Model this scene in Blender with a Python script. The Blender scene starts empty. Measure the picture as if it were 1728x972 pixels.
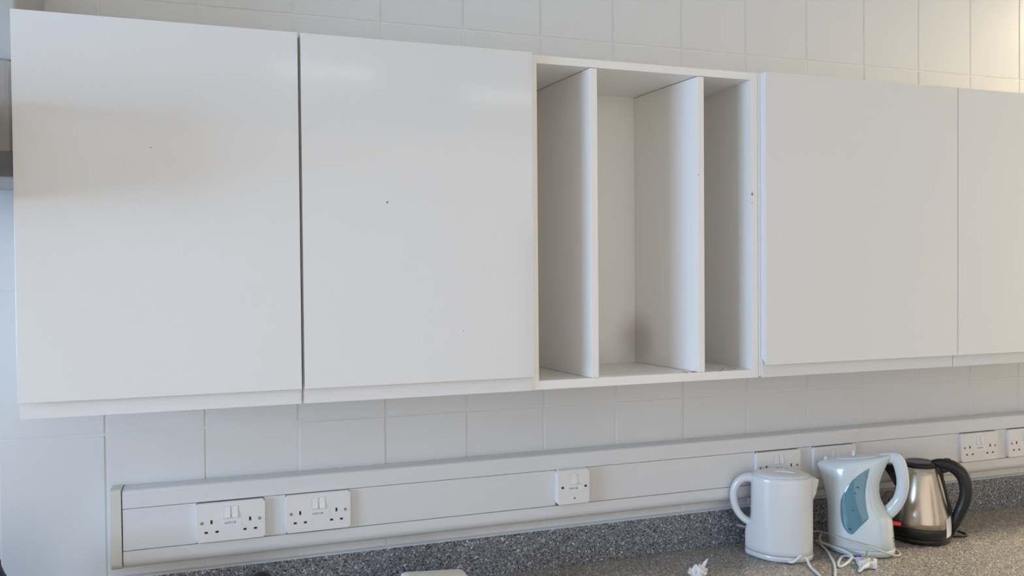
import bpy, bmesh, math, random
from mathutils import Vector, Matrix
random.seed(7)
sc = bpy.context.scene
COL = sc.collection
ZO = 0.0967            # floor-to-measured-origin offset

# ------------------------------------------------------------ camera, world, lights, exposure
cam_d = bpy.data.cameras.new('camera'); cam = bpy.data.objects.new('camera', cam_d); COL.objects.link(cam)
R = Vector((0.94602, -0.32397, -0.00845)); F = Vector((0.32383, 0.94588, -0.01770))
F.normalize(); R = (R - F * R.dot(F)).normalized(); U = R.cross(F)
M = Matrix(((R.x, U.x, -F.x, 0.5512), (R.y, U.y, -F.y, -1.9903), (R.z, U.z, -F.z, 1.5752 + ZO), (0, 0, 0, 1)))
cam.matrix_world = M
cam_d.sensor_width = 36; cam_d.lens = 1399.69 * 36 / 1728; cam_d.clip_start = 0.02
sc.camera = cam

w = bpy.data.worlds.new('world'); sc.world = w; w.use_nodes = True
bg = w.node_tree.nodes['Background']; bg.inputs[0].default_value = (1.0, 0.93, 0.855, 1); bg.inputs[1].default_value = 1.42

def area(name, loc, target, sx, sy, power, col):
    d = bpy.data.lights.new(name, 'AREA'); d.shape = 'RECTANGLE'; d.size = sx; d.size_y = sy; d.energy = power; d.color = col
    o = bpy.data.objects.new(name, d); COL.objects.link(o); o.location = loc
    o.rotation_euler = (Vector(target) - Vector(loc)).to_track_quat('-Z', 'Y').to_euler()
    return o
# daylight that enters through the window in the left wall
area('window_daylight', (-3.55, -1.75, 1.75), (0.0, -1.75, 1.75), 1.7, 1.2, 155, (0.46, 0.68, 1.0))
# warm ceiling lamp beyond the right edge of the frame
ld = bpy.data.lights.new('ceiling_lamp_light', 'AREA'); ld.shape = 'DISK'; ld.size = 0.34; ld.energy = 78; ld.color = (1.0, 0.85, 0.58)
lo = bpy.data.objects.new('ceiling_lamp_light', ld); COL.objects.link(lo); lo.location = (4.30, -0.62, 2.86)

vs = sc.view_settings
vs.view_transform = 'Standard'; vs.look = 'None'; vs.gamma = 1.0; vs.use_curve_mapping = False; vs.exposure = -0.13

# ------------------------------------------------------------ materials
def mat(name, col, rough=0.5, metal=0.0, coat=0.0, noise=0.0, nscale=20, bump=0.0, bscale=60, spec=None, trans=0.0, emit=None):
    m = bpy.data.materials.new(name); m.use_nodes = True; nt = m.node_tree; b = nt.nodes['Principled BSDF']
    b.inputs['Base Color'].default_value = (*col, 1); b.inputs['Roughness'].default_value = rough; b.inputs['Metallic'].default_value = metal
    b.inputs['Coat Weight'].default_value = coat; b.inputs['Coat Roughness'].default_value = 0.05
    if spec is not None: b.inputs['Specular IOR Level'].default_value = spec
    b.inputs['Transmission Weight'].default_value = trans
    if emit: b.inputs['Emission Color'].default_value = (*emit[0], 1); b.inputs['Emission Strength'].default_value = emit[1]
    tc = nt.nodes.new('ShaderNodeTexCoord')
    if noise:
        n = nt.nodes.new('ShaderNodeTexNoise'); n.inputs['Scale'].default_value = nscale; n.inputs['Detail'].default_value = 4
        nt.links.new(tc.outputs['Object'], n.inputs['Vector'])
        mx = nt.nodes.new('ShaderNodeMix'); mx.data_type = 'RGBA'
        mx.inputs['A'].default_value = (*[c * (1 - noise) for c in col], 1); mx.inputs['B'].default_value = (*[min(1, c * (1 + noise)) for c in col], 1)
        nt.links.new(n.outputs['Fac'], mx.inputs['Factor']); nt.links.new(mx.outputs['Result'], b.inputs['Base Color'])
    if bump:
        n2 = nt.nodes.new('ShaderNodeTexNoise'); n2.inputs['Scale'].default_value = bscale; n2.inputs['Detail'].default_value = 2
        nt.links.new(tc.outputs['Object'], n2.inputs['Vector'])
        bp = nt.nodes.new('ShaderNodeBump'); bp.inputs['Strength'].default_value = bump; bp.inputs['Distance'].default_value = 0.002
        nt.links.new(n2.outputs['Fac'], bp.inputs['Height']); nt.links.new(bp.outputs['Normal'], b.inputs['Normal'])
    return m

M_TILE = mat('glazed_tile', (0.72, 0.72, 0.715), 0.22, noise=0.02, nscale=6, bump=0.10, bscale=9)
M_GROUT = mat('grout', (0.76, 0.76, 0.75), 0.85, noise=0.05, nscale=80)
M_WALL = mat('painted_wall', (0.72, 0.71, 0.69), 0.8, noise=0.03, nscale=4, bump=0.05)
M_CEIL = mat('ceiling_paint', (0.78, 0.77, 0.74), 0.85, noise=0.02)
M_FLOOR = mat('vinyl_floor', (0.45, 0.43, 0.40), 0.45, noise=0.2, nscale=30)
M_DOOR = mat('gloss_white_door', (0.80, 0.785, 0.77), 0.10, coat=0.3, noise=0.008, nscale=3)
M_MEL = mat('white_melamine', (0.90, 0.875, 0.835), 0.42, noise=0.015, nscale=12, bump=0.03, bscale=300)
M_UPVC = mat('trunking_plastic', (0.76, 0.755, 0.755), 0.35, noise=0.01, nscale=8)
M_IVORY = mat('yellowed_plastic', (0.71, 0.685, 0.61), 0.45, noise=0.03, nscale=15)
M_PLATE = mat('socket_plastic', (0.84, 0.815, 0.80), 0.25, noise=0.01, nscale=30)
M_ROCK = mat('rocker_plastic', (0.86, 0.85, 0.835), 0.2, noise=0.01, nscale=30)
M_SLOT = mat('dark_slot', (0.008, 0.009, 0.02), 0.7, noise=0.1)
M_SCREW = mat('screw_steel', (0.30, 0.28, 0.27), 0.4, metal=0.7, noise=0.2, nscale=400)
M_LABEL = mat('label_paper', (0.84, 0.84, 0.84), 0.6, noise=0.01)
M_INK = mat('label_ink', (0.06, 0.065, 0.09), 0.6, noise=0.1)
M_SEAL = mat('silicone_sealant', (0.70, 0.74, 0.78), 0.35, noise=0.03)
M_KWHITE = mat('white_kettle_plastic', (0.74, 0.75, 0.755), 0.22, coat=0.3, noise=0.01, nscale=10)
M_KBLUE = mat('pale_blue_kettle_plastic', (0.66, 0.725, 0.74), 0.18, coat=0.4, noise=0.01, nscale=10)
M_TEAL = mat('teal_water_window', (0.115, 0.265, 0.32), 0.12, coat=0.6, noise=0.06, nscale=14)
M_TMARK = mat('window_mark_ink', (0.03, 0.07, 0.11), 0.4, noise=0.1)
M_RED = mat('red_switch', (0.75, 0.03, 0.02), 0.25, noise=0.05)
M_BLACK = mat('black_plastic', (0.012, 0.013, 0.014), 0.32, noise=0.2, nscale=60)
M_GREYL = mat('grey_translucent_lever', (0.30, 0.33, 0.35), 0.25, noise=0.05)
M_CORD = mat('white_cord', (0.80, 0.80, 0.80), 0.35, noise=0.03, nscale=60)
M_CORD2 = mat('cream_cord', (0.66, 0.63, 0.58), 0.4, noise=0.03, nscale=60)
M_PIN = mat('plug_pin_metal', (0.55, 0.52, 0.48), 0.3, metal=0.8, noise=0.1)
M_BLUE = mat('blue_pin_card', (0.08, 0.10, 0.50), 0.5, noise=0.05)
M_TISSUE = mat('tissue_paper', (0.80, 0.79, 0.80), 0.85, noise=0.04, nscale=40, bump=0.3, bscale=200)
M_PAPER = mat('cream_paper', (0.70, 0.68, 0.60), 0.8, noise=0.08, nscale=45)
M_NAVY = mat('black_gloss_plastic', (0.008, 0.009, 0.022), 0.6, noise=0.2)
M_TAN = mat('tan_enamel', (0.42, 0.38, 0.35), 0.4, noise=0.12, nscale=18)
M_SPECK = mat('dark_chip', (0.05, 0.045, 0.04), 0.8, noise=0.3, nscale=500)
M_CRUMB = mat('brown_crumbs', (0.30, 0.21, 0.14), 0.9, noise=0.4, nscale=300)
M_STRIP = mat('strip_grey', (0.20, 0.20, 0.21), 0.5, noise=0.3, nscale=40)
M_BLOCKER = mat('blocker_grey', (0.47, 0.465, 0.45), 0.6, noise=0.03, nscale=10)
M_WOOD = mat('brown_wood', (0.22, 0.13, 0.07), 0.5, noise=0.25, nscale=12)
M_FRAME = mat('window_frame_white', (0.80, 0.80, 0.80), 0.35, noise=0.01)
M_LAMP = mat('lamp_diffuser', (0.9, 0.85, 0.7), 0.4, noise=0.01, emit=((1.0, 0.86, 0.62), 2.0))
M_FLUO = mat('fluorescent_diffuser', (0.9, 0.9, 0.9), 0.4, noise=0.01, emit=((1.0, 0.98, 0.94), 1.9))

def steel():
    m = mat('brushed_steel', (0.52, 0.455, 0.375), 0.24, metal=1.0)
    nt = m.node_tree; b = nt.nodes['Principled BSDF']; b.inputs['Anisotropic'].default_value = 0.6
    tc = nt.nodes.new('ShaderNodeTexCoord'); mp = nt.nodes.new('ShaderNodeMapping'); mp.inputs['Scale'].default_value = (40, 40, 1500)
    n = nt.nodes.new('ShaderNodeTexNoise'); n.inputs['Scale'].default_value = 1.0
    rmp = nt.nodes.new('ShaderNodeMapRange'); rmp.inputs['To Min'].default_value = 0.19; rmp.inputs['To Max'].default_value = 0.25
    nt.links.new(tc.outputs['Object'], mp.inputs['Vector']); nt.links.new(mp.outputs['Vector'], n.inputs['Vector'])
    nt.links.new(n.outputs['Fac'], rmp.inputs['Value']); nt.links.new(rmp.outputs['Result'], b.inputs['Roughness'])
    return m
M_STEEL = steel()

def speckle(name, base, dark, light, rough, contrast=1.0):
    m = bpy.data.materials.new(name); m.use_nodes = True; nt = m.node_tree; b = nt.nodes['Principled BSDF']
    b.inputs['Roughness'].default_value = rough
    tc = nt.nodes.new('ShaderNodeTexCoord')
    def vor(scale):
        v = nt.nodes.new('ShaderNodeTexVoronoi'); v.inputs['Scale'].default_value = scale
        nt.links.new(tc.outputs['Object'], v.inputs['Vector'])
        s = nt.nodes.new('ShaderNodeSeparateColor'); nt.links.new(v.outputs['Color'], s.inputs['Color']); return s
    def ramp(src, stops, const=False):
        r = nt.nodes.new('ShaderNodeValToRGB'); e = r.color_ramp.elements
        if const: r.color_ramp.interpolation = 'CONSTANT'
        e[0].position = stops[0][0]; e[0].color = (*stops[0][1], 1); e[1].position = stops[1][0]; e[1].color = (*stops[1][1], 1)
        for p, c in stops[2:]:
            x = e.new(p); x.color = (*c, 1)
        nt.links.new(src, r.inputs['Fac']); return r
    k = contrast
    mid = [c * (1 - 0.28 * k) for c in base]; mid2 = [c * (1 + 0.28 * k) for c in base]
    r1 = ramp(vor(350).outputs['Red'], [(0.0, dark), (0.10, mid), (0.45, base), (0.75, mid2), (0.93, light)], True)
    r2 = ramp(vor(230).outputs['Green'], [(0.0, (0.55, 0.55, 0.6)), (0.13, (1, 1, 1)), (0.90, (1.7, 1.7, 1.7))], True)
    mx = nt.nodes.new('ShaderNodeMix'); mx.data_type = 'RGBA'; mx.blend_type = 'MULTIPLY'; mx.inputs['Factor'].default_value = 0.9 * k
    nt.links.new(r1.outputs['Color'], mx.inputs['A']); nt.links.new(r2.outputs['Color'], mx.inputs['B'])
    nt.links.new(mx.outputs['Result'], b.inputs['Base Color'])
    return m
M_UPST = speckle('speckled_grey_laminate', (0.215, 0.218, 0.235), (0.03, 0.032, 0.04), (0.56, 0.57, 0.60), 0.4)
M_WORK = speckle('speckled_grey_worktop', (0.37, 0.335, 0.295), (0.10, 0.095, 0.09), (0.85, 0.80, 0.72), 0.40, 0.8)

# ------------------------------------------------------------ helpers
def tag(o, label=None, cat=None, group=None, kind=None):
    if label: o['label'] = label
    if cat: o['category'] = cat
    if group: o['group'] = group
    if kind: o['kind'] = kind
    return o
def empty(name, loc, rz=0.0):
    o = bpy.data.objects.new(name, None); COL.objects.link(o); o.location = loc; o.rotation_euler = (0, 0, rz); o.empty_display_size = 0.05
    return o
def mesh_from(name, bm, m, parent=None, loc=(0, 0, 0), smooth=False, bevel=0.0, seg=2):
    bmesh.ops.recalc_face_normals(bm, faces=bm.faces)
    me = bpy.data.meshes.new(name); bm.to_mesh(me); bm.free(); me.materials.append(m)
    if smooth:
        for p in me.polygons: p.use_smooth = True
    o = bpy.data.objects.new(name, me); COL.objects.link(o); o.location = loc
    if parent: o.parent = parent
    if bevel:
        b = o.modifiers.new('bevel', 'BEVEL'); b.width = bevel; b.segments = seg; b.limit_method = 'ANGLE'; b.angle_limit = math.radians(35)
    return o
def add_box(bm, x0, x1, y0, y1, z0, z1):
    vv = [bm.verts.new((x, y, z)) for x in (x0, x1) for y in (y0, y1) for z in (z0, z1)]
    for f in ((0, 1, 3, 2), (4, 6, 7, 5), (0, 4, 5, 1), (2, 3, 7, 6), (0, 2, 6, 4), (1, 5, 7, 3)): bm.faces.new([vv[i] for i in f])
def box(name, b, m, parent=None, bevel=0.0006, loc=(0, 0, 0), seg=2):
    bm = bmesh.new(); add_box(bm, *b); return mesh_from(name, bm, m, parent, loc, bevel=bevel, seg=seg)
def prism_x(name, prof, x0, x1, m, parent=None, bevel=0.0, smooth=False, loc=(0, 0, 0)):
    """profile of (y, z) points extruded along x"""
    bm = bmesh.new(); a = [bm.verts.new((x0, y, z)) for y, z in prof]; b = [bm.verts.new((x1, y, z)) for y, z in prof]; n = len(prof)
    for i in range(n): bm.faces.new((a[i], a[(i + 1) % n], b[(i + 1) % n], b[i]))
    bm.faces.new(a); bm.faces.new(b[::-1])
    o = mesh_from(name, bm, m, parent, loc, bevel=bevel)
    if smooth:
        for p in o.data.polygons:
            if len(p.vertices) == 4: p.use_smooth = True
    return o
def cyl(name, r, y0, y1, m, parent, x=0, z=0, n=20, bevel=0.0004):
    """disc or cylinder whose axis is y"""
    bm = bmesh.new(); a = [bm.verts.new((x + r * math.cos(t * 2 * math.pi / n), y0, z + r * math.sin(t * 2 * math.pi / n))) for t in range(n)]
    b = [bm.verts.new((v.co.x, y1, v.co.z)) for v in a]
    for i in range(n): bm.faces.new((a[i], a[(i + 1) % n], b[(i + 1) % n], b[i]))
    bm.faces.new(a); bm.faces.new(b[::-1]); return mesh_from(name, bm, m, parent, bevel=bevel)
def catmull(pts, k=8):
    P = [Vector(p) for p in pts]; P = [P[0] * 2 - P[1]] + P + [P[-1] * 2 - P[-2]]; out = []
    for i in range(1, len(P) - 2):
        for j in range(k):
            t = j / k
            out.append(0.5 * ((2 * P[i]) + (P[i + 1] - P[i - 1]) * t + (2 * P[i - 1] - 5 * P[i] + 4 * P[i + 1] - P[i + 2]) * t * t + (3 * P[i] - P[i - 1] - 3 * P[i + 1] + P[i + 2]) * t ** 3))
    out.append(P[-2]); return out
def tube_bm(bm, pts, rad, n=10, k=8, flat=1.0, up=None):
    """rad: number or list of radii per control point; flat scales the section along 'up'"""
    path = catmull(pts, k); rr = rad if isinstance(rad, (list, tuple)) else [rad] * len(pts)
    prev = None; rings = []
    for i, p in enumerate(path):
        t = (path[min(i + 1, len(path) - 1)] - path[max(i - 1, 0)]).normalized()
        if up is not None: s = Vector(up); s = (s - t * s.dot(t)).normalized()
        elif prev is None: s = t.orthogonal().normalized()
        else: s = (prev - t * prev.dot(t)).normalized()
        prev = s; q = t.cross(s); u = i / k; a = min(int(u), len(rr) - 1); b = min(a + 1, len(rr) - 1); r = rr[a] + (rr[b] - rr[a]) * (u - a)
        rings.append([bm.verts.new(p + s * (r * flat * math.cos(2 * math.pi * j / n)) + q * (r * math.sin(2 * math.pi * j / n))) for j in range(n)])
    for a, b in zip(rings, rings[1:]):
        for j in range(n): bm.faces.new((a[j], a[(j + 1) % n], b[(j + 1) % n], b[j]))
    bm.faces.new(rings[0][::-1]); bm.faces.new(rings[-1])
def tube(name, pts, rad, m, parent=None, **kw):
    bm = bmesh.new(); tube_bm(bm, pts, rad, **kw); return mesh_from(name, bm, m, parent, smooth=True)
def loft(name, rings, m, parent, n=56, e=2.3, cap=True, smooth=True):
    """rings: (z, xl, xr, b, tilt, pinch_left)"""
    bm = bmesh.new(); R_ = []
    for (z, xl, xr, b, tilt, pin) in rings:
        xc = (xl + xr) / 2; a = (xr - xl) / 2; ring = []
        for i in range(n):
            t = 2 * math.pi * i / n; c, s = math.cos(t), math.sin(t)
            x = a * math.copysign(abs(c) ** (2 / e), c); y = b * math.copysign(abs(s) ** (2 / e), s)
            if x < 0: y *= 1 - pin * (-x / a) ** 2
            ring.append(bm.verts.new((xc + x, y, z + tilt * x)))
        R_.append(ring)
    for a_, b_ in zip(R_, R_[1:]):
        for i in range(n): bm.faces.new((a_[i], a_[(i + 1) % n], b_[(i + 1) % n], b_[i]))
    if cap: bm.faces.new(R_[0][::-1]); bm.faces.new(R_[-1])
    o = mesh_from(name, bm, m, parent, smooth=smooth)
    return o
def lathe(name, prof, m, parent=None, n=64, loc=(0, 0, 0)):
    bm = bmesh.new(); R_ = []
    for r, z in prof:
        R_.append([bm.verts.new((r * math.cos(2 * math.pi * i / n), r * math.sin(2 * math.pi * i / n), z)) for i in range(n)])
    for a_, b_ in zip(R_, R_[1:]):
        for i in range(n): bm.faces.new((a_[i], a_[(i + 1) % n], b_[(i + 1) % n], b_[i]))
    bm.faces.new(R_[0][::-1]); bm.faces.new(R_[-1]); return mesh_from(name, bm, m, parent, loc, smooth=True)
def text(name, s, size, m, parent, loc, rot=(math.pi / 2, 0, 0), extrude=0.0001):
    c = bpy.data.curves.new(name, 'FONT'); c.body = s; c.size = size; c.align_x = 'CENTER'; c.align_y = 'CENTER'; c.extrude = extrude
    t = bpy.data.objects.new('tmp', c); COL.objects.link(t); bpy.context.view_layer.update()
    me = bpy.data.meshes.new_from_object(t.evaluated_get(bpy.context.evaluated_depsgraph_get())); bpy.data.objects.remove(t)
    me.materials.clear(); me.materials.append(m)
    o = bpy.data.objects.new(name, me); COL.objects.link(o); o.parent = parent; o.location = loc; o.rotation_euler = rot; return o
def copy_tree(o, parent=None):
    c = o.copy(); COL.objects.link(c); c.parent = parent
    for ch in list(o.children): copy_tree(ch, c)
    return c

# ------------------------------------------------------------ room shell
CEIL = 2.92
wall = box('wall_back', (-3.6, 5.6, 0.0014, 0.16, 0.0, CEIL), M_GROUT, bevel=0); tag(wall, 'white tiled kitchen wall behind the cabinets', 'wall', kind='structure')
TW, TH, TX, TZ = 0.20428, 0.31550, 0.29451, 0.9170 + ZO
def tile_mesh():
    bm = bmesh.new(); g = 0.0011; h = 0.0004; add_box(bm, g, TW - g, 0.0, 0.009, h, TH - h)
    bmesh.ops.bevel(bm, geom=[e for e in bm.edges if all(v.co.y < 0.001 for v in e.verts)], offset=0.0024, segments=2, affect='EDGES')
    bmesh.ops.recalc_face_normals(bm, faces=bm.faces)
    me = bpy.data.meshes.new('tile'); bm.to_mesh(me); bm.free(); me.materials.append(M_TILE); return me
tm = tile_mesh()
for r in range(0, 6):
    z = TZ + r * TH
    for c in range(-5, 18):
        o = bpy.data.objects.new('tile', tm); COL.objects.link(o); o.parent = wall
        o.location = (TX + c * TW, random.uniform(-0.0003, 0.0003), z); o.rotation_euler = (random.gauss(0, 0.0012), 0, random.gauss(0, 0.0012))
        if z + TH > CEIL: o.scale.z = (CEIL - z) / TH

tag(box('floor', (-3.6, 5.6, -6.0, 0.16, -0.12, 0.0), M_FLOOR, bevel=0), 'grey vinyl floor', 'floor', kind='structure')
tag(box('ceiling', (-3.6, 5.6, -6.0, 0.16, CEIL, CEIL + 0.12), M_CEIL, bevel=0), 'white ceiling', 'ceiling', kind='structure')
tag(box('wall_right', (5.6, 5.75, -6.0, 0.16, 0, CEIL), M_WALL, bevel=0), 'painted side wall on the right', 'wall', kind='structure')
wl = bmesh.new()
WY0, WY1, WZ0, WZ1 = -2.65, -0.85, 1.10, 2.40
add_box(wl, -3.75, -3.6, WY1, 0.16, 0, CEIL); add_box(wl, -3.75, -3.6, -6.0, WY0, 0, CEIL)
add_box(wl, -3.75, -3.6, WY0, WY1, 0, WZ0); add_box(wl, -3.75, -3.6, WY0, WY1, WZ1, CEIL)
tag(mesh_from('wall_left', wl, M_WALL), 'painted side wall with the window on the left', 'wall', kind='structure')
wf = bmesh.new()
for a in ((WY0, WY0 + .05, WZ0, WZ1), (WY1 - .05, WY1, WZ0, WZ1), (WY0 + .05, WY1 - .05, WZ0, WZ0 + .05), (WY0 + .05, WY1 - .05, WZ1 - .05, WZ1)):
    add_box(wf, -3.70, -3.63, *a)
tag(mesh_from('window_1', wf, M_FRAME), 'white window frame in the left wall', 'window', kind='structure')

# ------------------------------------------------------------ wall cabinets
YC = -0.2932; YD = -0.3125; ZT = 2.0499 + ZO; ZFB = 1.3505 + ZO; ZB = 1.3191 + ZO
def cabinet(x0, x1, dx0, dx1, label):
    t = empty('wall_cabinet', ((x0 + x1) / 2, YC / 2, ZB)); ox, oy, oz = t.location
    tag(t, label, 'cabinet', 'white handleless wall cabinets')
    def b(n, a, m=M_MEL): return box(n, (a[0] - ox, a[1] - ox, a[2] - oy, a[3] - oy, a[4] - oz, a[5] - oz), m, t)
    p = 0.018; yf = YC + 0.0008; z0 = ZB + 0.003; z1 = ZT - 0.001
    b('side_panel', (x0, x0 + p, yf, -0.001, z0, z1)); b('side_panel', (x1 - p, x1, yf, -0.001, z0, z1))
    b('bottom_panel', (x0 + p, x1 - p, yf, -0.001, z0, z0 + p)); b('top_panel', (x0 + p, x1 - p, yf, -0.001, z1 - p, z1))
    b('back_panel', (x0 + p, x1 - p, -0.009, -0.002, z0 + p, z1 - p)); b('shelf', (x0 + p, x1 - p, yf + .02, -0.01, (z0 + z1) / 2, (z0 + z1) / 2 + p))
    # handleless door: front face ends in a sharp lip, a thin tail hangs down behind it
    prof = [(YC, ZB), (YC, ZT), (YD, ZT), (YD, ZFB), (YD + 0.0009, ZFB - 0.0004), (YC - 0.0045, ZFB + 0.0135), (YC - 0.0038, ZFB + 0.012), (YC - 0.0034, ZB)]
    prof = [(y - oy, z - oz) for y, z in prof]
    d = prism_x('door', prof, dx0 - ox, dx1 - ox, M_DOOR, t, bevel=0.0007)
    return t, d
cab1, door1 = cabinet(0.1945, 0.6885, 0.1940, 0.6863, 'wide white gloss wall cabinet at the far left, first of the row')
cab2, door2 = cabinet(0.6895, 1.1745, 0.6916, 1.1752, 'white gloss wall cabinet left of the open shelf unit, dark gap on its left')
cab3, door3 = cabinet(1.7590, 2.3595, 1.7667, 2.3600, 'white gloss wall cabinet directly right of the open shelf unit')
cab4, door4 = cabinet(2.3605, 2.9600, 2.3622, 2.9590, 'white gloss wall cabinet at the right edge, partly out of frame and warmly lit')
cab5, door5 = cabinet(2.9610, 3.5600, 2.9626, 3.5590, 'white gloss wall cabinet beyond the right edge of the frame')
def speck(door_root, x, z, r, dy=YD, name='chip'):
    ox, oy, oz = door_root.location
    o = cyl(name, r, dy - 0.00025 - oy, dy + 0.0004 - oy, M_SPECK, door_root, x - ox, z - oz, n=9, bevel=0); o['label'] = 'tiny dark chip'
speck(cab2, 0.8595, 1.8183, 0.0018); speck(cab1, 0.4187, 1.9110, 0.0011); speck(cab2, 1.0170, 1.5520, 0.0009)

# ------------------------------------------------------------ open shelf unit
UX0, UX1 = 1.1756, 1.7580
unit = empty('open_shelf_unit', ((UX0 + UX1) / 2, YC / 2, ZB)); ox, oy, oz = unit.location
tag(unit, 'open white shelf unit with two upright dividers between the closed wall cabinets', 'shelf unit')
def ub(n, a, m=M_MEL, bev=0.0007): return box(n, (a[0] - ox, a[1] - ox, a[2] - oy, a[3] - oy, a[4] - oz, a[5] - oz), m, unit, bevel=bev)
ZOT = 2.0323 + ZO; ZOB = 1.3387 + ZO
ub('side_panel', (UX0 + 0.0006, 1.1931, YC, -0.001, ZB, ZT)); ub('side_panel', (1.7400, UX1, YC, -0.001, ZB, ZT))
ub('top_panel', (1.1931, 1.7400, YC + 0.0002, -0.001, ZOT, ZT)); ub('bottom_panel', (1.1931, 1.7400, YC + 0.0002, -0.001, ZB, ZOB))
# the dividers stand slightly out of square
for xf, xb in ((1.3202, 1.2890), (1.5940, 1.5640)):
    bm = bmesh.new(); P = [(xf, YC + .001), (xf + .0172, YC + .001), (xb + .0172, -.0302), (xb, -.0302)]
    lo_ = [bm.verts.new((x - ox, y - oy, ZOB + .0005 - oz)) for x, y in P]; hi_ = [bm.verts.new((x - ox, y - oy, ZOT - .0012 - oz)) for x, y in P]
    bm.faces.new(lo_[::-1]); bm.faces.new(hi_)
    for q in range(4): bm.faces.new((lo_[q], lo_[(q + 1) % 4], hi_[(q + 1) % 4], hi_[q]))
    mesh_from('divider', bm, M_MEL, unit, bevel=.0007)
bpn = ub('back_panel', (1.1931, 1.7400, -0.030, -0.022, ZOB, ZOT), bev=0)
# soft darker patch in the lower back corner of the middle compartment
M_PATCH = mat('melamine_soft_patch', (0.90, 0.875, 0.835), 0.42)
nt = M_PATCH.node_tree; N = nt.nodes.new
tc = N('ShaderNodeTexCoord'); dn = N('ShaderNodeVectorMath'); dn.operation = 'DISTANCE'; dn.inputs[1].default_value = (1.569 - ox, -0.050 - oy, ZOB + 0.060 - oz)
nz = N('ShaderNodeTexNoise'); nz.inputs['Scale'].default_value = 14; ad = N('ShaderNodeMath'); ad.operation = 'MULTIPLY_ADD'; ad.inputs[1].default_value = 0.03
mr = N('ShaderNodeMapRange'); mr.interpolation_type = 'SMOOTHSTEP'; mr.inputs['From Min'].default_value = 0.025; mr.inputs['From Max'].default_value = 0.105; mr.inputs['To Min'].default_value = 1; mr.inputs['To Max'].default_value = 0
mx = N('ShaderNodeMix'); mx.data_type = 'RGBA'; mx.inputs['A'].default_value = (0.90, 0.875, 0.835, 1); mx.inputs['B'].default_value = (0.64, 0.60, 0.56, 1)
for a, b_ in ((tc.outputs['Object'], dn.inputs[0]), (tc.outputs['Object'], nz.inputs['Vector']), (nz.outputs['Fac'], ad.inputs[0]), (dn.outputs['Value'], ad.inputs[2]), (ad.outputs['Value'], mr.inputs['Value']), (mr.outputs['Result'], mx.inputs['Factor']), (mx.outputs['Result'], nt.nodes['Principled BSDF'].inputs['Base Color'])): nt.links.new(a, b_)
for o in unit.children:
    if o.name.startswith(('back_panel', 'divider')): o.data.materials[0] = M_PATCH
# crumbs and chips left on the bottom panel
cr = bmesh.new()
for i in range(30):
    x = random.choice([random.uniform(1.615, 1.70), random.uniform(1.56, 1.592), random.uniform(1.615, 1.735)]); y = random.uniform(YC + 0.004, YC + 0.05) if x > 1.6 else random.uniform(YC + .004, YC + .02)
    s = random.uniform(0.0005, 0.0015); add_box(cr, x - ox - s, x - ox + s, y - oy - s, y - oy + s, ZOB - oz, ZOB - oz + s * 1.2)
c = mesh_from('crumbs', cr, M_CRUMB, unit); c['kind'] = 'stuff'
for dz, r in ((0.0, 0.0022), (0.005, 0.0014), (-0.02, 0.0010)):
    speck(unit, 1.7425, 1.8560 + dz, r, YC, 'edge_chip')
speck(unit, 1.5955, 1.8990, 0.0012, YC + .001, 'edge_chip')

# ------------------------------------------------------------ dado trunking
YT = -0.0508; G1 = 1.0776 + ZO; G2 = 0.9872 + ZO; T1 = 1.1175 + ZO; T0 = 0.9465 + ZO
tr = empty('cable_trunking', (1.7, 0, T0)); ox, oy, oz = tr.location
tag(tr, 'long white plastic cable trunking along the tiles above the worktop', 'trunking')
X0, X1 = 0.3310, 3.9
def arc(cy, cz, r, a0, a1, n=7): return [(cy + r * math.cos(math.radians(a0 + (a1 - a0) * i / n)), cz + r * math.sin(math.radians(a0 + (a1 - a0) * i / n))) for i in range(n + 1)]
up = [(-0.001, T1)] + arc(YT + 0.007, T1 - 0.007, 0.007, 90, 180) + [(YT, G1 + 0.0008), (YT + 0.004, G1 + 0.0008), (-0.001, G1 + 0.0008)]
prism_x('upper_rail', [(y - oy, z - oz) for y, z in up], X0 - ox, X1 - ox, M_UPVC, tr, smooth=False)
lw = [(-0.001, G2 - 0.0008), (YT, G2 - 0.0008)] + arc(YT + 0.022, T0 + 0.022, 0.022, 180, 270, 10) + [(-0.001, T0)]
prism_x('lower_rail', [(y - oy, z - oz) for y, z in lw], X0 - ox, X1 - ox, M_UPVC, tr, smooth=False)
prism_x('back_channel', [(y - oy, z - oz) for y, z in [(-0.001, G2 - 0.001), (-0.001, G1 + .001), (YT + 0.006, G1 + .001), (YT + 0.006, G2 - .001)]], X0 - ox, X1 - ox, M_SCREW, tr)
PL = [(0.4772, 0.146), (0.6666, 0.146), (1.3247, 0.086), (1.9170, 0.146), (2.1075, 0.146), (2.6480, 0.146), (2.8375, 0.146)]
segs = []; cur = X0
for px, pw in PL: segs.append((cur, px + 0.002)); cur = px + pw - 0.002
segs.append((cur, X1))
for a, b_ in segs: box('cover_lid', (a - ox, b_ - ox, YT + 0.0004, YT + 0.0055, G2 + 0.0006 - oz, G1 - 0.0006 - oz), M_UPVC, tr, bevel=0.0005)
cap = [(-0.001, T1 + .002)] + arc(YT + 0.006, T1 - 0.005, 0.0072, 90, 180) + arc(YT + 0.019, T0 + 0.019, 0.0202, 180, 270, 8) + [(-0.001, T0 - .0012)]
ec = prism_x('end_cap', [(y - oy, z - oz) for y, z in cap], 0.3065 - ox, 0.3290 - ox, M_IVORY, tr, bevel=0.0008); ec['label'] = 'yellowed ivory end cap'

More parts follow.
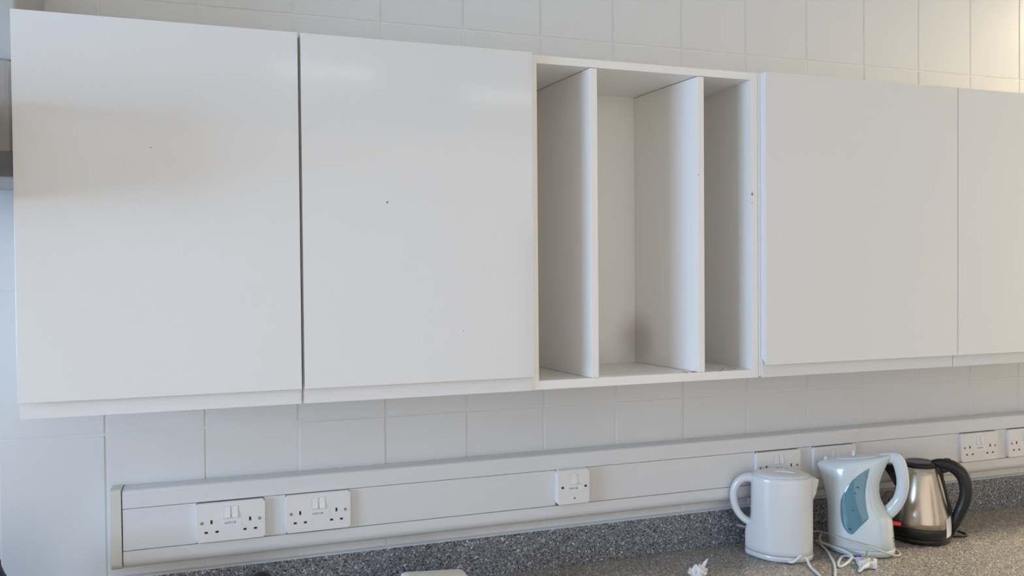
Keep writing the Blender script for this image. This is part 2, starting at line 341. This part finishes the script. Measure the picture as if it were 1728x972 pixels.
# ------------------------------------------------------------ socket outlets and switch
YP = -0.0608
def plate_bm(w_, h, y0, y1):
    bm = bmesh.new(); add_box(bm, 0, w_, y0, y1, -h / 2, h / 2)
    bmesh.ops.bevel(bm, geom=[e for e in bm.edges if abs(e.verts[0].co.y - e.verts[1].co.y) > 0.005], offset=0.0035, segments=4, affect='EDGES')
    return bm
def rocker(t, x0, x1, z0, z1, yb):
    prof = [(yb + 0.001, z0), (yb + 0.001, z1), (yb - 0.0006, z1), (yb - 0.0012, (z0 + z1) / 2 + .002), (yb - 0.0036, z0 + 0.001), (yb - 0.0030, z0)]
    r_ = bmesh.new(); add_box(r_, x0 - 0.0005, x1 + 0.0005, yb - 0.0002, yb + 0.0008, z0 - 0.0008, z1 + 0.0001)
    mesh_from('switch_recess', r_, M_SCREW, t)
    prism_x('rocker_switch', prof, x0, x1, M_ROCK, t, bevel=0.0005)
def make_socket():
    t = empty('double_socket', (0, 0, 0)); y = 0.0
    mesh_from('faceplate', plate_bm(0.146, 0.086, 0, 0.0105), M_PLATE, t, bevel=0.0009)
    rocker(t, 0.0590, 0.0722, 0.0075, 0.0325, 0); rocker(t, 0.0752, 0.0884, 0.0075, 0.0325, 0)
    for x in (0.0325, 0.1135):
        add = [(x - 0.0021, x + 0.0021, -0.0030, 0.0055), (x - 0.0145, x - 0.0078, -0.0232, -0.0188), (x + 0.0078, x + 0.0145, -0.0232, -0.0188)]
        for a, b_, c_, d in add: box('pin_slot', (a, b_, -0.00025, 0.002, c_, d), M_SLOT, t, bevel=0)
    for x in (0.0125, 0.1335): cyl('screw', 0.0033, -0.0012, 0.002, M_SCREW, t, x, 0.0)
    box('label_strip', (0.052, 0.096, -0.00035, 0.001, -0.0105, 0.0035), M_LABEL, t, bevel=0)
    text('lettering', 'GGP/12B', 0.0062, M_INK, t, (0.0715, -0.0005, -0.0035))
    return t
proto = make_socket()
zc = 1.0330 + ZO
labs = ['white double socket nearest the yellowed end of the trunking', 'white double socket, second from the left end of the trunking',
        'white double socket behind the plain white kettle', 'white double socket behind the pale blue kettle',
        'white double socket to the right of the steel kettle', 'white double socket at the right edge of the frame, cut off']
for i, ((px, pw), lab) in enumerate(zip([p for p in PL if p[1] > .1], labs)):
    o = proto if i == 0 else copy_tree(proto)
    o.location = (px, YP, zc + (0.001 if i == 1 else 0)); tag(o, lab, 'socket', 'double sockets in the trunking')
sw = empty('fused_switch', (1.3247, -0.0728, zc + 0.0035)); tag(sw, 'square white switch plate on a raised box, alone in the middle of the trunking', 'switch')
mesh_from('faceplate', plate_bm(0.086, 0.086, 0, 0.008), M_PLATE, sw, bevel=0.0008)
mesh_from('mounting_box', plate_bm(0.085, 0.085, 0.008, 0.0222), M_PLATE, sw, loc=(0.0005, 0, 0))
rocker(sw, 0.0345, 0.0520, 0.0060, 0.0330, 0)
for x in (0.0128, 0.0752): cyl('screw', 0.0031, -0.0010, 0.002, M_SLOT, sw, x, 0.0)
cyl('screw', 0.0028, -0.0006, 0.002, M_SCREW, sw, 0.0450, -0.0290)
box('label_strip', (0.020, 0.066, -0.00035, 0.001, -0.0105, 0.0030), M_LABEL, sw, bevel=0)
text('lettering', 'GGP/13B', 0.0062, M_INK, sw, (0.0420, -0.0005, -0.0038))

# ------------------------------------------------------------ worktop, upstand, base cabinets
WT = 0.910
wt_prof = [(-0.001, WT), (-0.001, WT - 0.038), (-0.615, WT - 0.038)] + arc(-0.615, WT - 0.012, 0.012, 180, 90, 6)
wk = prism_x('worktop', [(y, z - WT) for y, z in wt_prof], 0.0, 6.2, M_WORK, loc=(-0.8, 0, WT)); tag(wk, 'grey speckled laminate worktop below the trunking', 'worktop')
us = box('upstand', (-0.8, 5.4, -0.010, -0.0012, 0, 0.1009), M_UPST, loc=(0, 0, WT), bevel=0.001); tag(us, 'grey speckled laminate upstand along the back of the worktop', 'upstand')
se = prism_x('sealant_bead', [(-0.0008, 0.0002), (-0.0098, 0.0002), (-0.0088, 0.0018), (-0.005, 0.0024), (-0.0008, 0.0040)], -0.8, 3.1, M_SEAL, loc=(0, 0, WT + 0.1009)); tag(se, 'thin pale sealant line on top of the speckled upstand', 'sealant')
for i, x in enumerate((-0.8, 0.44, 1.68, 2.92, 4.16)):
    bc = empty('base_cabinet', (x + 0.62, -0.29, 0.0))
    tag(bc, 'white base cabinet under the worktop, below the photo', 'cabinet', 'base cabinets under the worktop')
    box('carcass', (-0.62, 0.62, -0.27, 0.285, 0.10, WT - 0.0385), M_MEL, bc); box('plinth', (-0.62, 0.62, -0.22, 0.285, 0.0, 0.0995), M_MEL, bc)
    for s in (0, 1): box('door', (-0.618 + s * 0.62, -0.002 + s * 0.62, -0.290, -0.2705, 0.11, WT - 0.05), M_DOOR, bc, bevel=0.001)

# ------------------------------------------------------------ kettle 1: plain white
def kettle_root(name, x, y, th, label, sc_=1.0): 
    t = empty(name, (x, y, WT), -th); t.scale = (sc_,) * 3; tag(t, label, 'kettle', 'electric kettles on the worktop'); return t
def to_local(t, pts):
    c, s = math.cos(-t.rotation_euler.z), math.sin(-t.rotation_euler.z); out = []
    for p in pts:
        d = (p[0] - t.location.x, p[1] - t.location.y, p[2] - t.location.z); k = t.scale.x; out.append(((c * d[0] - s * d[1]) / k, (s * d[0] + c * d[1]) / k, d[2] / k))
    return out
k1 = kettle_root('jug_kettle', 1.9430, -0.1345, 0.58, 'plain white plastic jug kettle, leftmost of the three', 0.977)
loft('power_base', [(0.002, -.092, .079, .060, 0, .5), (0.0035, -.096, .082, .063, 0, .5), (0.0155, -.0975, .082, .064, 0, .5), (0.0165, -.096, .081, .063, 0, .5)], M_KWHITE, k1, e=2.25, n=80)
loft('base_gasket', [(0.0, -.090, .077, .059, 0, .5), (0.0195, -.0935, .0785, .0605, 0, .5)], M_GREYL, k1, e=2.25, n=80)
rg = [(0.0185, -.095, .0805, .0635, 0, .5), (0.0195, -.0965, .0812, .0650, 0, .5)]
for z, xl, pn in ((.03, -.0970, .5), (.06, -.0968, .5), (.074, -.0955, .45), (.082, -.0925, .36), (.088, -.0885, .22), (.094, -.0850, .10), (.102, -.083, .04), (.112, -.082, 0)): rg.append((z, xl, .0812, .0650, 0, pn))
rg += [(.15, -.0812, .0812, .0650, 0, 0), (.215, -.0808, .0808, .0650, 0, 0), (.2215, -.0798, .0798, .0640, 0, 0), (.2245, -.0775, .0775, .062, 0, 0)]
loft('body', rg, M_KWHITE, k1, e=2.25, n=80)
loft('lid', [(.2240, -.074, .074, .058, 0, 0), (.2275, -.072, .072, .056, 0, 0), (.2325, -.055, .055, .044, 0, 0), (.2355, -.030, .030, .024, 0, 0)], M_KWHITE, k1, e=2.0)
tube('lid_grip', [(-.022, -.012, .2345), (.005, -.017, .2372), (.034, -.020, .2345)], [.004, .0065, .003], M_KWHITE, k1, flat=.45, up=(0, 0, 1))
tube('handle', [(-.070, 0, .2090), (-.082, 0, .2120), (-.099, 0, .2090), (-.1180, 0, .1930), (-.1270, 0, .1640), (-.1215, 0, .1280), (-.1050, 0, .1020), (-.084, 0, .0880), (-.074, 0, .082)],
     [.0145, .0135, .0115, .0105, .0105, .0100, .0098, .0105, .011], M_KWHITE, k1, n=16, flat=1.15, up=(0, 1, 0))
sp = bmesh.new()
vt = [(.068, -.026, .2235), (.0965, -.004, .2150), (.0965, .004, .2150), (.068, .026, .2235), (.070, -.030, .1600), (.0830, 0, .1580), (.070, .030, .1600), (.0890, -.006, .1800), (.0890, .006, .1800)]
vv = [sp.verts.new(v) for v in vt]
for f in ((0, 1, 2, 3), (0, 4, 7, 1), (2, 8, 6, 3), (1, 7, 8, 2), (4, 5, 7), (5, 8, 7), (5, 6, 8), (0, 3, 6, 5, 4)): sp.faces.new([vv[i] for i in f])
mesh_from('spout', sp, M_KWHITE, k1, bevel=0.002, seg=3)
tube('switch_lever', [(-.090, -.004, .0745), (-.104, -.006, .0760), (-.119, -.008, .0790)], .0033, M_GREYL, k1, flat=.7)['label'] = 'grey translucent switch lever'
lg = bmesh.new()
for (a0, a1, z0, z1) in ((197, 204, .1745, .1800), (201, 206, .1712, .1738), (199, 211, .1655, .1700)):
    n_ = 5
    for i in range(n_):
        b0, b1 = [math.radians(a0 + (a1 - a0) * (i + q) / n_) for q in (0.08, 0.86)]
        P = [(0.0815 * math.cos(b), 0.0652 * math.sin(b)) for b in (b0, b1)]
        q_ = [lg.verts.new((P[0][0], P[0][1] - .0012, z0)), lg.verts.new((P[1][0], P[1][1] - .0012, z0)), lg.verts.new((P[1][0], P[1][1] - .0012, z1)), lg.verts.new((P[0][0], P[0][1] - .0012, z1))]
        f = lg.faces.new(q_)
ex = bmesh.ops.extrude_face_region(lg, geom=lg.faces[:])
for v in [g for g in ex['geom'] if isinstance(g, bmesh.types.BMVert)]: v.co.y += 0.0008
mesh_from('logo', lg, M_GREYL, k1)['label'] = 'small grey two-line logo'
bm = bmesh.new(); tube_bm(bm, to_local(k1, [(1.9200, -0.1930, 0.9160), (1.9250, -0.2020, 0.917), (1.9300, -0.2080, 0.923), (1.9440, -0.2050, 0.9290), (1.9580, -0.2000, 0.9290), (1.9660, -0.2060, 0.922), (1.9513, -0.2406, 0.914), (1.9322, -0.3, 0.914), (1.9086, -0.3458, 0.914), (1.9273, -0.3530, 0.914), (1.9664, -0.3126, 0.914), (2.0091, -0.262, 0.914), (2.0441, -0.2092, 0.914), (2.0790, -0.1427, 0.914), (2.0985, -0.0870, 0.914), (2.1000, -0.0790, 0.916), (2.0930, -0.0993, 0.9215), (2.0885, -0.1427, 0.925), (2.0905, -0.1862, 0.927), (2.0930, -0.215, 0.925), (2.0866, -0.2352, 0.922), (2.0615, -0.2531, 0.92), (2.0353, -0.2639, 0.916), (2.0219, -0.2621, 0.9142), (2.0416, -0.2369, 0.9142), (2.0832, -0.2050, 0.9142), (2.1020, -0.2150, 0.9142), (2.0940, -0.2500, 0.9142), (2.0640, -0.2900, 0.9142), (2.0430, -0.3104, 0.916), (2.0490, -0.3118, 0.920), (2.0640, -0.3031, 0.925)]), 0.0036, n=8, k=6)
cord1 = mesh_from('cord', bm, M_CORD, k1, smooth=True)
# the plug lies on its back, pins up
pl = bmesh.new(); px, py = 2.0955, -0.2790
add_box(pl, -.0265, .0265, -.0185, .0185, 0, .019)
for v in pl.verts:
    if v.co.y < 0: v.co.x *= 0.82
pm = Matrix.Translation(Vector(to_local(k1, [(px, py, WT + .0006)])[0])) @ Matrix.Rotation(-0.06, 4, 'Z')
bmesh.ops.transform(pl, matrix=pm, verts=pl.verts); plug = mesh_from('plug', pl, M_CORD, cord1, bevel=.0035, seg=3)
def plug_piece(name, b, m, bev=.0004):
    q = bmesh.new(); add_box(q, *b); bmesh.ops.transform(q, matrix=pm, verts=q.verts); return mesh_from(name, q, m, cord1, bevel=bev)
plug_piece('plug_pin', (-.002, .002, .004, .012, .0185, .0415), M_PIN)
plug_piece('plug_pin', (-.0142, -.0078, -.010, -.006, .0185, .036), M_PIN); plug_piece('plug_pin', (.0078, .0142, -.010, -.006, .0185, .036), M_PIN)
plug_piece('plug_card', (-.0260, -.006, .0120, .0195, .0192, .0232), M_BLUE)
bm = bmesh.new(); tube_bm(bm, to_local(k1, [(2.0560, -0.3090, 0.9225), (2.0680, -0.3040, 0.9225), (2.0850, -0.2920, 0.9215)]), [.0042, .006, .0072], n=10)
mesh_from('strain_relief', bm, M_CORD, cord1, smooth=True)

# ------------------------------------------------------------ kettle 2: pale blue with teal window
k2 = kettle_root('windowed_jug_kettle', 2.1736, -0.1698, 0.7279, 'pale blue jug kettle with a teal water window, middle of the three'); k2.scale = (0.955, 1, 1)
loft('power_base', [(.001, -.085, .086, .061, 0, 0), (.003, -.0885, .0895, .065, 0, 0), (.016, -.0885, .0895, .065, 0, 0), (.0175, -.087, .088, .064, 0, 0)], M_KBLUE, k2)
K2 = [(.0185, -.0870, .0870, .0630, 0, 0), (.0200, -.0885, .0880, .0640, 0, 0), (.050, -.0900, .0858, .0630, 0, 0), (.085, -.0902, .0830, .0615, 0, 0), (.100, -.0902, .0790, .0605, 0, 0), (.112, -.0904, .0710, .0598, 0, 0), (.125, -.0912, .0620, .0590, 0, 0),
      (.145, -.0940, .0520, .0575, 0, .03), (.165, -.0975, .0480, .0560, 0, .08), (.190, -.1040, .0490, .0540, 0, .16), (.210, -.1100, .0550, .0520, .02, .25), (.226, -.1150, .0640, .0505, .06, .38), (.2400, -.1175, .0720, .0485, .11, .5),
      (.2480, -.1090, .0780, .0450, .14, .5), (.2525, -.1000, .0790, .0400, .15, .4), (.2545, -.0950, .0760, .0340, .15, .4)]
loft('body', K2, M_KBLUE, k2)
def k2_surf(x, z):
    for a, b_ in zip(K2, K2[1:]):
        if a[0] <= z <= b_[0]:
            t = (z - a[0]) / (b_[0] - a[0]); q = [a[i] + (b_[i] - a[i]) * t for i in range(6)]; break
    xc = (q[1] + q[2]) / 2; a_ = (q[2] - q[1]) / 2; u = min(0.999, abs(x - xc) / a_); y = q[3] * (1 - u ** 2.3) ** (1 / 2.3)
    if x < xc: y *= 1 - q[5] * u * u
    return -y
def interp(z, tab):
    for a, b_ in zip(tab, tab[1:]):
        if a[0] <= z <= b_[0]: return a[1] + (b_[1] - a[1]) * (z - a[0]) / (b_[0] - a[0])
    return tab[0][1] if z < tab[0][0] else tab[-1][1]
WLft = [(.0570, -.0255), (.0590, -.0320), (.0619, -.0365), (.0680, -.0420), (.0745, -.0463), (.0880, -.0515), (.1017, -.0545), (.129, -.0556), (.145, -.0540), (.156, -.0504), (.168, -.0450), (.1796, -.0386), (.192, -.0300), (.201, -.0230), (.2185, -.0036), (.2300, .0130), (.2360, .0227)]
WRgt = [(.0570, -.0250), (.0599, -.0190), (.0709, -.0094), (.0882, .0063), (.1000, .0180), (.1040, .0210), (.1090, .0215), (.1160, .0195), (.1307, .0158), (.160, .0126), (.1796, .0129), (.199, .0158), (.2205, .0198), (.2360, .0230)]
def window_bm(sc_, off):
    g = bmesh.new(); rows = []; NZ, NX = 60, 14
    for i in range(NZ + 1):
        z = .0571 + (.2359 - .0571) * i / NZ; a, b_ = interp(z, WLft) - sc_, interp(z, WRgt) + sc_
        rows.append([g.verts.new((a + (b_ - a) * j / NX, k2_surf(a + (b_ - a) * j / NX, z) - off * (1 if 0 < j < NX and 0 < i < NZ else -.5), z)) for j in range(NX + 1)])
    for r0, r1 in zip(rows, rows[1:]):
        for j in range(NX): g.faces.new((r0[j], r0[j + 1], r1[j + 1], r1[j]))
    return g
mesh_from('water_window', window_bm(0, .0008), M_TEAL, k2, smooth=True)['label'] = 'teal curved water-level window'
for x, z, r in ((-.0085, .184, .0032), (-.0145, .1675, .0024), (-.0210, .123, .0026), (-.0280, .072, .0042)):
    g = bmesh.new(); y = k2_surf(x, z) - .0009
    for dx, dz, s in ((0, 0, r), (r * .8, -r * .5, r * .6), (-r * .7, r * .2, r * .5)): 
        y = k2_surf(x + dx, z + dz) - .0013; add_box(g, x + dx - s * .6, x + dx + s * .6, y, y + .001, z + dz - s * .6, z + dz + s * .6)
    mesh_from('level_mark', g, M_TMARK, k2)
tube('handle', [(.040, 0, .2540), (.066, 0, .2580), (.088, 0, .2575), (.0985, 0, .2460), (.1045, 0, .2260), (.1080, 0, .2020), (.1068, 0, .1760), (.0985, 0, .1470), (.0830, 0, .1230), (.066, 0, .1060), (.050, 0, .096)],
     [.0120, .0135, .0165, .0175, .0170, .0165, .0165, .0165, .0180, .0180, .016], M_KBLUE, k2, n=20, flat=.85, up=(0, 1, 0))
loft('lid', [(.2535, -.070, .052, .030, .15, .3), (.2572, -.066, .048, .027, .15, .3), (.2582, -.058, .042, .022, .15, .3)], M_KBLUE, k2)
tube('lid_tab', [(-.020, -.004, .258), (-.0195, -.004, .2680), (-.021, -.004, .2745)], [.0055, .0042, .0050], M_KBLUE, k2, flat=.8)
tube('spout_tip', [(-.094, 0, .2400), (-.093, 0, .2470), (-.0925, 0, .2500)], [.005, .005, .004], M_KBLUE, k2)
tube('switch', [(.078, -.006, .0830), (.090, -.006, .0830), (.103, -.006, .0830)], [.0055, .0052, .0045], M_RED, k2)['label'] = 'red switch lever'
for dz in (0, .010):
    tube('vent_slit', [(.0800, -.026, .036 + dz), (.0840, -.0200, .0385 + dz), (.0862, -.014, .0395 + dz)], .0009, M_SPECK, k2)
tube('cord', [(-.134, .030, .0281), (-.1111, .010, .0357), (-.0935, -.016, .0412), (-.0805, -.0375, .0450), (-.0633, -.056, .0455), (-.0335, -.0685, .0420), (.0029, -.0695, .0361), (.0317, -.0685, .0311), (.0533, -.0630, .0223), (.0740, -.0530, .015), (.0890, -.0390, .0072), (.0990, -.022, .0050), (.1010, -.008, .0050), (.0960, .012, .0050), (.0885, .022, .0060)], .0026, M_CORD2, k2, n=8, k=6)
tube('cord', [(-.1050, .012, .030), (-.1107, 0, .0229), (-.1060, -.020, .0120), (-.098, -.034, .0035)], .0026, M_CORD2, k2, n=8)

# ------------------------------------------------------------ kettle 3: brushed steel
k3 = kettle_root('steel_kettle', 2.4020, -0.1443, 0.7891, 'brushed steel kettle with black base, lid and handle, rightmost of the three')
lathe('power_base', [(.070, .001), (.077, .003), (.0800, .008), (.0803, .0145), (.0790, .0158)], M_BLACK, k3)
lathe('body_ring', [(.078, .0160), (.0803, .0175), (.0805, .0440), (.0795, .0455)], M_BLACK, k3)
lathe('body', [(.0790, .0450), (.0800, .0460), (.0790, .060), (.0765, .080), (.0720, .100), (.0680, .120), (.0630, .143), (.0575, .165), (.0520, .187), (.0470, .205), (.0445, .2085)], M_STEEL, k3)
lathe('lid', [(.0440, .2080), (.0475, .2100), (.0470, .2145), (.0400, .2190), (.0330, .2205), (.0300, .2190), (.0120, .2185), (.005, .2186)], M_BLACK, k3)
tube('handle', [(.030, 0, .2140), (.052, 0, .2165), (.080, 0, .2120), (.1000, 0, .1980), (.1120, 0, .1760), (.1160, 0, .1480), (.1125, 0, .1180), (.1020, 0, .0880), (.0905, 0, .0560), (.0840, 0, .0330), (.083, 0, .0200)],
     [.0105, .0150, .0175, .0178, .0172, .0168, .0165, .0160, .0135, .0080, .0050], M_BLACK, k3, n=18, flat=.85, up=(0, 1, 0))
tube('handle_strip', [(.040, 0, .2080), (.0500, 0, .1930), (.0560, 0, .1760), (.0640, 0, .1460), (.0720, 0, .1120), (.0782, 0, .0800), (.0815, 0, .0500)], [.013, .0100, .0058, .0045, .0045, .005, .006], M_BLACK, k3, n=12, flat=1.5, up=(0, 1, 0))
tube('handle_web', [(.050, 0, .2080), (.060, 0, .2000), (.072, 0, .2040)], [.008, .009, .008], M_BLACK, k3, n=12, flat=1.1, up=(0, 1, 0))
box('lid_button', (.062, .078, -.007, .007, .2240, .2330), M_BLACK, k3, bevel=.0015)
g = bmesh.new(); vt = [(-.040, -.022, .2080), (-.040, .022, .2080), (-.1000, -.003, .2020), (-.1000, .003, .2020), (-.062, -.020, .145), (-.062, .020, .145), (-.0800, 0, .172)]
vv = [g.verts.new(v) for v in vt]
for f in ((0, 1, 3, 2), (0, 2, 6, 4), (1, 5, 6, 3), (2, 3, 6), (4, 6, 5), (0, 4, 5, 1)): g.faces.new([vv[i] for i in f])
mesh_from('spout', g, M_BLACK, k3, bevel=.0015)
st = bmesh.new(); prev = None
for z, r in ((.020, .0812), (.030, .0812), (.0450, .0812), (.0460, .0808), (.060, .0799), (.0715, .0783)):
    cur = []
    for i in range(5):
        a = math.radians(-34 + 24 * i / 4); cur.append(st.verts.new((r * math.cos(a), r * math.sin(a), z + (i * .0015))))
    if prev:
        for i in range(4): st.faces.new((prev[i], prev[i + 1], cur[i + 1], cur[i]))
    prev = cur
mesh_from('sticker', st, M_LABEL, k3, smooth=True)['label'] = 'white rating sticker'
tube('cord', [(.070, .035, .0045), (.095, .045, .0040), (.108, .050, .0040), (.120, .075, .0040), (.10, .100, .004)], .0030, M_BLACK, k3, n=8)

# ------------------------------------------------------------ small things at the bottom edge
def crumple(name, loc, size, seed, m, sub=3):
    random.seed(seed); bm = bmesh.new(); bmesh.ops.create_icosphere(bm, subdivisions=sub, radius=1)
    for v in bm.verts:
        f = 1 + random.uniform(-.30, .25); v.co = Vector((v.co.x * size[0] * f, v.co.y * size[1] * f, max(-.0, (v.co.z + 1) * .5 * size[2] * (1 + random.uniform(-.35, .3)))))
    return mesh_from(name, bm, m, None, loc)
ts = crumple('crumpled_tissue', (1.6520, -0.1905, WT + .0006), (.024, .016, .026), 3, M_TISSUE); tag(ts, 'small crumpled white tissue on the worktop left of the white kettle', 'tissue')
fl = bmesh.new(); vt = [(.004, 0, .016), (.016, -.004, .020), (.030, 0, .042), (.018, .002, .034), (.028, .004, .030), (.020, .006, .014)]
vv = [fl.verts.new(v) for v in vt]
for f in ((0, 1, 3), (1, 4, 2), (1, 2, 3), (1, 5, 4)): fl.faces.new([vv[i] for i in f])
ex = bmesh.ops.extrude_face_region(fl, geom=fl.faces[:])
for v in [q for q in ex['geom'] if isinstance(q, bmesh.types.BMVert)]: v.co.y += .0012
mesh_from('torn_corner', fl, M_TISSUE, ts)

pr_ = [(-0.052, 0), (-0.055, .012), (-0.053, .060), (-0.045, .0930), (-0.020, .0990), (.020, .0985), (.045, .090), (.054, .055), (.055, .012), (.052, 0)]
pb = prism_x('paper_bundle', pr_, -.075, .068, M_PAPER, loc=(0.975, -0.205, WT + .006), bevel=.010); pb.rotation_euler.y = .07; pb.scale.z = .93; tag(pb, 'cream paper bundle, only its top edge showing above the bottom of the frame', 'paper')
jar = lathe('black_lidded_jar', [(.030, 0), (.032, .002), (.032, .110), (.027, .122), (.026, .126), (.022, .136), (.015, .1450), (.006, .1490)], M_NAVY, loc=(0.6080, -0.2100, WT + .0006), n=40)
jar.location.z = WT + .0006; tag(jar, 'black domed lid peeking over the bottom edge below the left sockets', 'jar')
urn = lathe('black_round_container', [(.085, 0), (.088, .004), (.090, .10), (.086, .15), (.078, .182), (.071, .1968), (.066, .212), (.0655, .222), (.060, .228), (.02, .230)], M_NAVY, loc=(0.0705, -0.20, WT + .0006)); tag(urn, 'dark round-topped container in the bottom left corner, almost wholly out of frame', 'container')

# shadow-casting box of invented form left of the cabinets; only a sliver shows
ht = empty('wall_shade_box', (-0.10, 0, 1.8965)); tag(ht, 'brownish shade-casting box on the tiles at the far left edge, mostly out of frame', 'box')
box('casing', (-0.22, 0.2920, -0.28, -0.0012, -0.043, 0.170), M_TAN, ht, bevel=.016, seg=4)
box('upper_blocker', (-0.22, 0.2915, -0.26, -0.0012, 0.171, 0.60), M_BLOCKER, ht, bevel=.004)['label'] = 'pale grey block added to shade the wall above the cabinets'  # added block that keeps window light off the wall above the cabinets
box('lower_strip', (-0.20, 0.2890, -0.2815, -0.270, -0.0425, 0.003), M_STRIP, ht, bevel=.001)  # darker grey strip along the lower front edge
box('front_blocker', (-0.22, 0.250, -0.50, -0.2825, -0.090, 0.090), M_TAN, ht, bevel=.004)  # added out of view to cast the shadow on the first door

# ceiling lamp beyond the right edge, two fluorescent fittings over the room
lm = empty('ceiling_lamp', (4.30, -0.62, CEIL)); tag(lm, 'round warm ceiling lamp right of the frame', 'lamp')
lathe('lamp_rim', [(.19, -.030), (.195, -.020), (.195, -.0005), (.18, -.0003)], M_FRAME, lm); lathe('diffuser', [(.05, -.045), (.13, -.042), (.17, -.033), (.185, -.0305), (.18, -.0300)], M_LAMP, lm)
for (x0, x1, y, lab) in ((0.80, 1.40, -3.62, 'fluorescent ceiling fitting behind the viewer, left one'), (2.05, 2.65, -3.95, 'fluorescent ceiling fitting behind the viewer, right one')):
    fo = empty('ceiling_light', ((x0 + x1) / 2, y, CEIL)); tag(fo, lab, 'ceiling light', 'fluorescent fittings on the ceiling')
    h = (x1 - x0) / 2; box('housing', (-h, h, -.16, .16, -.05, -.0005), M_FRAME, fo); box('diffuser', (-h + .02, h - .02, -.14, .14, -.062, -.0502), M_FLUO, fo)

for (x0, x1, lab) in ((-2.7, -1.75, 'tall brown cupboard added behind the viewer for reflections, left one'), (3.0, 3.8, 'tall brown cupboard added behind the viewer for reflections, right one')):  # unseen cupboards, added to give the steel kettle dark bands to reflect
    cu = empty('reflection_cupboard', ((x0 + x1) / 2, -5.2, 0)); tag(cu, lab, 'cupboard', 'tall cupboards added behind the viewer for reflections'); h = (x1 - x0) / 2
    box('carcass', (-h, h, -.25, .22, 0, 2.05), M_WOOD, cu, bevel=.002)
    for k in (-1, 1): box('door', (min(0, k * h) + .003, max(0, k * h) - .003, .221, .24, .08, 2.03), M_WOOD, cu, bevel=.002)
